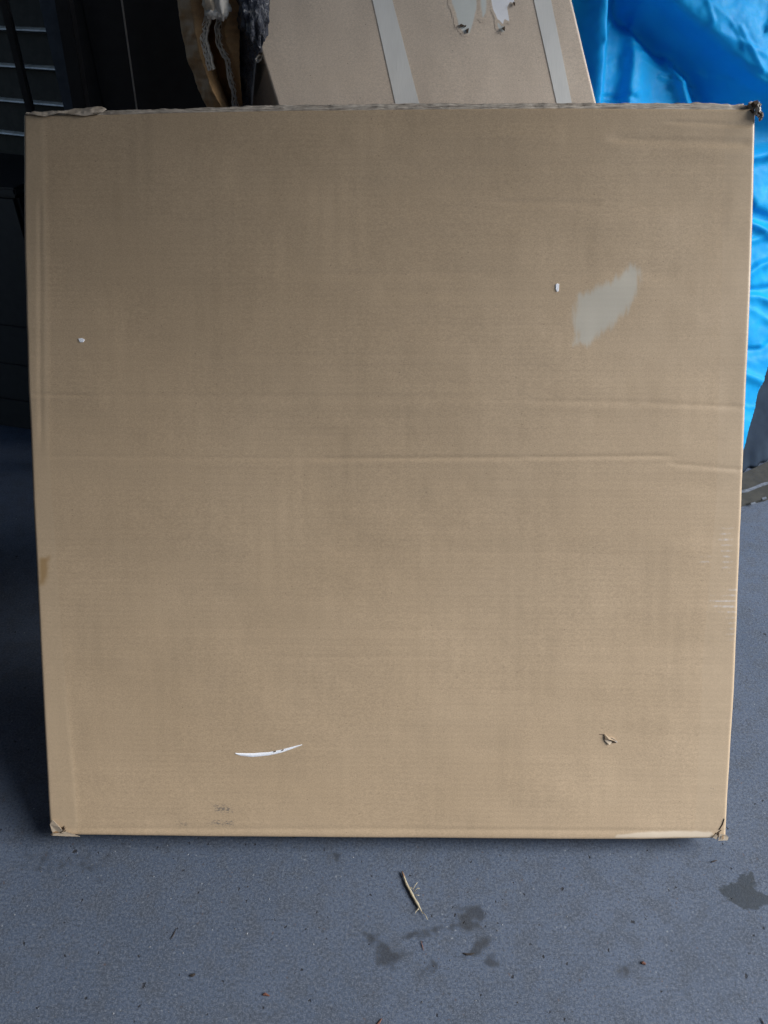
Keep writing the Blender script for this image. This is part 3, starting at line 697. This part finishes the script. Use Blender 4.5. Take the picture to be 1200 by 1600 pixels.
# black film bunched between it and the carton
film = empty('plastic_film', tuple(at_y(390, 150, .80)*np.array([1, 1, 0]))); tag(film, 'crinkled shiny black plastic film bunched against the left side of the taped carton', 'plastic film')
rA = [(366, -90, .87), (362, 0, .87), (364, 30, .87), (371, 60, .87), (370, 100, .87), (371, 163, .87), (380, 300, .87)]
rB = [(384, -90, .79), (382, 0, .79), (384, 50, .80), (388, 100, .81), (388, 163, .81), (396, 300, .81)]
rC = [(408, -90, .785), (407, 0, .785), (411, 20, .785), (414, 45, .785), (415, 60, .785), (408, 78, .79), (398, 92, .79), (395, 120, .79), (392, 163, .79), (404, 300, .79)]
kid(loft('film_sheet', [rA, rB, rC], M['film'], None, nv=200, per=34, bump_=.022, fr=26, th=.002), film)
kid(blob('film_fold', at_y(397, 12, .785), (.022, .02, .050), M['film'], 2.2, None, .28, 60, 40), film)
flp = np.array([[at_y(404, 60, .86), at_y(400, 100, .86), at_y(394, 170, .86)], [q2(403, 60)+np.array([0, .004, 0]), q2(416, 100)+np.array([0, .004, 0]), q2(437, 170)+np.array([0, .004, 0])]])
fo = solid_sheet('side_flap', flp.transpose(1, 0, 2)[::-1], np.array([0, .004, 0]), M['kraft_far'], None, smooth=False)
fo.parent = car; fo.matrix_parent_inverse = Rm.inverted()
# ragged torn corner of board beside the film
tc = mesh('torn_edge', [tuple(at_y(*p)) for p in ((399, 92, .77), (405, 85, .765), (411, 86, .77), (409, 93, .765), (402, 99, .77), (404, 92, .785), (408, 88, .785))], [(0, 1, 5), (1, 2, 6, 5), (2, 3, 6), (3, 4, 5, 6), (4, 0, 5)], M['liner'], None, False)
tc.parent = car; tc.matrix_parent_inverse = Rm.inverted()

# ------------------------------------------------------------------ blue tarpaulin
def lerp_poly(x, pts): xs, ys = zip(*pts); return np.interp(x, xs, ys)
TP0 = at_y(1165, 690, 1.04); TN = np.array([.30, -.80, .42]); TN /= np.linalg.norm(TN)
PX = np.arange(868, 1330, 2.2); PY = np.arange(-120, 716, 2.6)
def bump_line(px, py, pts, wl, wr, h):
    """ridge or valley along a polyline in the sheet: different widths either side."""
    best = 1e9; side_ = 1; tt = 0
    for (ax, ay), (bx, by) in zip(pts, pts[1:]):
        dx, dy = bx-ax, by-ay; L2 = dx*dx+dy*dy; t = max(0, min(1, ((px-ax)*dx+(py-ay)*dy)/L2)); qx, qy = ax+t*dx-px, ay+t*dy-py
        d = math.hypot(qx, qy)
        if d < best: best = d; side_ = 1 if (dx*(py-ay)-dy*(px-ax)) > 0 else -1
    w_ = wl if side_ < 0 else wr
    return h*math.exp(-(best/w_)**2)
foldA = [(960, -80), (1003, 0), (1065, 60), (1110, 100), (1160, 143), (1230, 170), (1320, 190)]
foldB = [(965, -60), (972, 20), (1003, 52), (1040, 80), (1085, 115), (1100, 150), (1120, 200)]
def step_line(px, py, pts, w_, h):
    best = 1e9; sg = 1
    for (ax, ay), (bx, by) in zip(pts, pts[1:]):
        dx, dy = bx-ax, by-ay; L2 = dx*dx+dy*dy; t = max(0, min(1, ((px-ax)*dx+(py-ay)*dy)/L2))
        d = math.hypot(ax+t*dx-px, ay+t*dy-py)
        if d < best: best = d; sg = 1 if (dx*(py-ay)-dy*(px-ax)) < 0 else -1    # +1 = above right
    s = sg*best/w_; return h/(1+math.exp(-max(-30, min(30, s*4))))
_rt = random.Random(5); crk = []
for i in range(26):
    cx_, cy_ = (_rt.uniform(1040, 1210), _rt.uniform(-20, 130)) if i < 12 else ((_rt.uniform(1160, 1205), _rt.uniform(230, 640)) if i < 20 else (_rt.uniform(950, 1040), _rt.uniform(60, 165)))
    an_ = _rt.uniform(.2, 1.3) if i < 12 else _rt.uniform(-.5, .8); ln_ = _rt.uniform(12, 38)
    crk.append(((cx_-ln_*math.cos(an_), cy_-ln_*math.sin(an_)), (cx_, cy_+_rt.uniform(-5, 5)), (cx_+ln_*math.cos(an_), cy_+ln_*math.sin(an_)), _rt.uniform(1.6, 3), _rt.uniform(4, 9), _rt.choice([-1, 1, 1])*_rt.uniform(.0015, .0038)))
def tarp_depth(px, py):
    # metres towards the viewer
    d = .0
    d += step_line(px, py, foldA, 10, .035)
    d += step_line(px, py, [(x-14, y+16) for x, y in foldA], 40, .055)
    d -= bump_line(px, py, foldB, 30, 16, .05)
    d += bump_line(px, py, [(938, -50), (934, 60), (925, 170)], 8, 30, .05)
    d += bump_line(px, py, [(990, 50), (985, 110), (978, 180)], 26, 12, .022)
    d += bump_line(px, py, [(1044, 95), (1060, 130), (1072, 170)], 12, 7, .018)
    d += bump_line(px, py, [(962, 22), (948, 45), (937, 72)], 3, 6, .006)
    for a_, b_, c2_, w1_, w2_, h_ in crk:
        if abs(px-b_[0]) < 60 and abs(py-b_[1]) < 60: d += bump_line(px, py, [a_, b_, c2_], w1_, w2_, h_)
    # lower creases right of the big box
    for pts, w1, w2, h in (([(1160, 250), (1215, 240)], 14, 7, .016), ([(1160, 300), (1175, 330), (1215, 345)], 8, 16, -.014), ([(1170, 345), (1220, 372)], 5, 9, .012),
                           ([(1165, 430), (1185, 415), (1225, 400)], 5, 9, .012), ([(1165, 455), (1220, 448)], 6, 10, -.010), ([(1165, 460), (1185, 462), (1215, 475)], 4, 8, .008),
                           ([(1165, 545), (1190, 545), (1230, 520)], 5, 9, -.010), ([(1165, 585), (1200, 600)], 6, 10, .008), ([(1190, 20), (1205, 80), (1225, 140)], 5, 10, .010), ([(1170, 60), (1190, 30), (1215, 10)], 5, 9, .008)):
        d += bump_line(px, py, pts, w1, w2, h)
    d += .007*fbm(px*.009, py*.009, 4.4)+.0012*fbm(px*.045, py*.045, 8.4, 3)
    return d
cut = [(-200, 9999), (1120, 9999), (1150, 750), (1165, 690), (1175, 655), (1185, 612), (1200, 570), (1260, 470), (1330, 420)]
V = []; idx = {}; F = []
for j, py in enumerate(PY):
    for i, px in enumerate(PX):
        xl = np.interp(py, [300, 420, 470, 570, 612, 655, 690, 716], [1400, 1330, 1262, 1200, 1185, 1174, 1164, 1156])+.7*math.sin(py*.11)
        if px > xl+2.2: continue
        px_ = px; px = min(px, xl); pyy = py
        p = at_plane(px, pyy, TP0, TN); dd = tarp_depth(px, pyy)
        p = p+(TN*.5-ray(px, pyy)*.6)*dd*1.25
        idx[(i, j)] = len(V); V.append(p)
for j in range(len(PY)-1):
    for i in range(len(PX)-1):
        q = [(i, j+1), (i+1, j+1), (i+1, j), (i, j)]
        if all(a in idx for a in q): F.append(tuple(idx[a] for a in q))
tp = mesh('tarpaulin', V, F, M['tarp'], None, True)
md = tp.modifiers.new('thickness', 'SOLIDIFY'); md.thickness = .0012; md.offset = -1
tag(tp, 'creased bright blue plastic sheet hanging in folds behind the box on the right', 'tarpaulin')

# dark sheet under the tarpaulin, its ragged hem on the floor
nU, nV = 80, 70; Gx = np.zeros((nV, nU, 3))
for i in range(nU):
    px = 1060+300*i/(nU-1); hem = np.array(at_z(px, 743-.48*(px-1150), .004)); rip = .006*math.sin(px*.35)+.005*math.sin(px*.13+1)
    for j in range(nV):
        t = j/(nV-1); p = hem+np.array([0.03*t, .42*t+.02*math.sin(px*.05)*t, .42*t]); p[1] += .012*fbm(p[0]*3, p[2]*5, 3)+rip*max(0, 1-t*8)
        Gx[j, i] = p
ds = solid_sheet('dark_sheet', Gx, np.array([0, .003, 0]), M['darkcloth'], None)
tag(ds, 'dark blue grey sheet hanging to the floor beneath the blue tarpaulin', 'sheet')
# dirty board lying on the floor in front of it, with a chalky smear
a, b, c_, d = [at_z(*q, .008) for q in ((1100, 768), (1330, 660), (1330, 742), (1100, 805))]
plk = solid_sheet('floor_board', np.array([[d+(c_-d)*i/40+np.array([0, .0012*math.sin(i*1.9)+.001*math.sin(i*.7), 0]) for i in range(41)], [a+(b-a)*i/40 for i in range(41)]]), np.array([0, 0, -.0075]), M['wood'], None, smooth=False)
tag(plk, 'thin dirty grey board lying on the floor behind the box on the right', 'board')
def smear(pts, o_):
    P = [at_z(x, y, .0095) for x, y in pts]; n = len(P); V = P+[p-np.array([0, 0, .0012]) for p in P]
    mesh('smear', V, [tuple(range(n))]+[(i, (i+1) % n, n+(i+1) % n, n+i) for i in range(n)], M['chalk'], o_, False)
smear([(1155, 766.5), (1166, 764.5), (1176, 761), (1190, 755), (1202, 752), (1203, 755.5), (1190, 759.5), (1177, 765), (1166, 769), (1155, 770)], plk)
smear([(1173, 786), (1180, 784), (1181, 786), (1174, 788)], plk); smear([(1190, 778), (1197, 776), (1198, 779), (1192, 781)], plk)

# ------------------------------------------------------------------ dark things at the left
ang = R(24); sx = np.array([math.cos(ang), -math.sin(ang), 0.0]); sn = np.array([-math.sin(ang), -math.cos(ang), 0.0])
SH0 = at_y(60, 105, 1.55); SH0[2] = 0
sh = empty('slatted_shutter', tuple(SH0), (0, 0, -ang)); tag(sh, 'dark grey slatted metal shutter with slat edges coloured pale like lit ledges in the far left corner', 'shutter')
pitch_ = .082
def slat_mesh(L):
    # louvre profile: leaning face, rounded proud nose at the bottom
    prof = [(0.012, pitch_-.004), (.000, .010), (-.010, .006), (-.012, .003), (-.010, 0), (.012, 0.0), (.018, pitch_-.004)]
    V = [(x, y, z) for x in (-L, .32) for y, z in prof]; n = len(prof)
    F = [(i, (i+1) % n, n+(i+1) % n, n+i) for i in range(n)]+[tuple(range(n))[::-1], tuple(range(n, 2*n))]
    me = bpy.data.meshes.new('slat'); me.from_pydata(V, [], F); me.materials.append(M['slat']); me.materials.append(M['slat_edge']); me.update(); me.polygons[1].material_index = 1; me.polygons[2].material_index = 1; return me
zc = at_plane(60, 108.5, SH0, sn)[2]
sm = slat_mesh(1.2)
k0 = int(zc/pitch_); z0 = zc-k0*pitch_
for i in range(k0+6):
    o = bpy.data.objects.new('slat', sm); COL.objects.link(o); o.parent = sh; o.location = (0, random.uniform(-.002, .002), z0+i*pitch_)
# upright bars
def post(px_t, px_b, wpx, y, label, mat='blackmetal', wd=None, group=None, name='metal_post', cat='post'):
    p = at_y(px_b, 165, y); dist = np.dot(p-CAM, fwd); wd = wd or wpx*dist/FPX
    o = bm_obj(name, box_mesh(-wd/2, wd/2, -wd/2, wd/2, 0, 2.2, .002), M[mat]); o.location = (p[0], p[1], 0)
    q = at_y(px_t, 0, y); o.rotation_euler = (0, math.atan2(q[0]-p[0], q[2]-p[2]), 0)
    q0 = p+(p-q)/(q[2]-p[2])*p[2]; o.location = (q0[0], q0[1], 0)
    tag(o, label, cat, group if name != 'metal_post' else 'upright bars before the shutter'); return o
post(6, 46, 11, 1.12, 'thin black upright bar in front of the slatted shutter, leftmost bar')
post(100, 127, 21, 1.12, 'thicker black upright bar at the right end of the slatted shutter')
post(190, 213, 2.4, 1.12, 'thin pale rod standing against black at the left', 'wire', name='metal_rod', cat='rod')
cb = empty('dark_cabinet', tuple(at_y(150, 165, 1.22)*np.array([1, 1, 0]))); tag(cb, 'tall dark blue cabinet between the slatted shutter and the torn cardboard', 'cabinet')
p0 = at_y(126, 165, 1.22); p1 = at_y(166, 165, 1.22); p2 = at_y(330, 165, 1.22)
ox, oy = cb.location.x, cb.location.y
bm_obj('side_panel', box_mesh(p0[0]-ox-.04, p1[0]-ox, 0, .5, 0, 2.1, .003), M['navy'], cb)
bm_obj('door', box_mesh(p1[0]-ox+.002, p2[0]-ox, -.03, .5, 0, 2.1, .003), M['blackmetal'], cb)
bm_obj('latch', box_mesh(p1[0]-ox-.03, p1[0]-ox+.001, -.02, -.001, .75, 1.13-.02, .002), M['blackmetal'], cb)
# black crate added to darken the corner left of the box
for (px, py, y, hx, hy, hz, lb_) in ((-60, 300, 1.35, .55, .35, .70, 'black crate added to darken the corner left of the box, below the slatted shutter'),):
    p = at_y(px, py, y)
    cr = empty('filler_crate', (p[0]-.1, y, 0), (0, 0, -.25)); tag(cr, lb_, 'crate')
    bm_obj('filler_body', box_mesh(-hx/2, hx/2, 0, hy, 0, hz, .01), M['blackmetal'], cr)
    bm_obj('filler_rim', box_mesh(-hx/2-.012, hx/2+.012, -.012, hy+.012, hz+.001, hz+.02, .004), M['blackmetal'], cr)
    for q in range(3): bm_obj('filler_rib', box_mesh(-hx/2+.01, hx/2-.01, -.008, -.001, .1+q*.12, .108+q*.12, .001), M['blackmetal'], cr)

# ------------------------------------------------------------------ bits on the floor
st = empty('straw', tuple(at_z(645, 1395, 0))); tag(st, 'dry straw splinter lying on the concrete below the box', 'straw')
pth = resample([(628, 1362), (636, 1383), (645, 1400), (653, 1414), (661, 1428)], 26)
P = [at_z(x+.2*math.sin(i*.7), y, .0028) for i, (x, y) in enumerate(pth)]
# a split, flattened stalk
rad_ = [.0009+.0013*math.sin(min(1, (i+2)/14)*1.57) if i < 20 else .0021-.0003*(i-19) for i in range(26)]
V, F = tube(P, [r*(1+.08*math.sin(i*1.1)) for i, r in enumerate(rad_)], 7); kid(mesh('stalk', V, F, M['straw'], None, True), st)
V, F = tube(P[:4], [.0011, .0015, .0017, .0018], 7); kid(mesh('tip', [(x, y, z+.0004) for x, y, z in V], F, M['strawtip'], None, True), st)
for pts in ([(645, 1390), (649, 1383), (652, 1379)], [(647, 1393), (652, 1388), (656, 1388)], [(644, 1388), (640, 1386)], [(655, 1420), (650, 1424), (649, 1427)], [(659, 1424), (665, 1430), (668, 1437)], [(654, 1418), (652, 1423)], [(648, 1398), (655, 1399)]):
    V, F = tube([at_z(x, y, .003+.001*i) for i, (x, y) in enumerate(pts)], .0005, 5); kid(mesh('fibre', V, F, M['straw'], None), st)
def bit(name, pts, r, mat, label, cat, z=.0012, group='loose bits lying on the concrete'):
    P = [at_z(x, y, z) for x, y in pts]; c0 = P[0].copy(); c0[2] = 0
    V, F = tube([p-c0 for p in P], [q*.72 for q in r], 6); o = mesh(name, V, F, M[mat], None, False); o.location = c0; tag(o, label, cat, group)
bit('twig', [(267, 1468), (271, 1461), (276, 1450)], [.0004, .0009, .0003], 'darkbit', 'tiny dark twig on the concrete at the lower left', 'twig')
bit('wood_chip', [(723, 1489), (729, 1491), (736, 1491), (742, 1489)], [.0005, .0022, .0022, .0005], 'darkbit', 'small dark chip beside the grey smudges on the concrete', 'chip')
bit('twig', [(588, 1603), (593, 1597), (597, 1591)], [.0012, .0018, .0004], 'redbit', 'reddish brown twig at the bottom edge of the picture', 'twig')
bit('wood_sliver', [(1112, 1347), (1116, 1345.5), (1120, 1344)], [.0012, .0016, .0009], 'darkbit', 'short black sliver just below the right corner of the box', 'sliver')
bit('pebble', [(1002.5, 1505), (1005, 1504), (1009, 1506.5)], [.0020, .0034, .0018], 'redbit', 'small brown pebble on the open concrete at the lower right', 'pebble', .0015)
bit('pebble', [(411, 1554.5), (414, 1553), (421, 1556)], [.0014, .0028, .0012], 'redbit', 'small reddish pebble near the bottom left of centre', 'pebble', .0015)
bit('pebble', [(297, 1524), (301, 1524), (305, 1522)], [.0018, .0030, .0022], 'darkbit', 'small dark pebble at the lower left of the concrete', 'pebble', .0015)
bit('twig', [(658, 1470), (660, 1478), (662, 1486)], [.0004, .0009, .0003], 'redbit', 'thin reddish twig just under the smudge below the straw', 'twig')
bit('twig', [(1188, 1590), (1192, 1597), (1196, 1606)], [.0005, .0011, .0005], 'darkbit', 'thin dark twig in the bottom right corner', 'twig')
print('tris', sum(len(o.data.polygons)*2 for o in S.objects if o.type == 'MESH'))
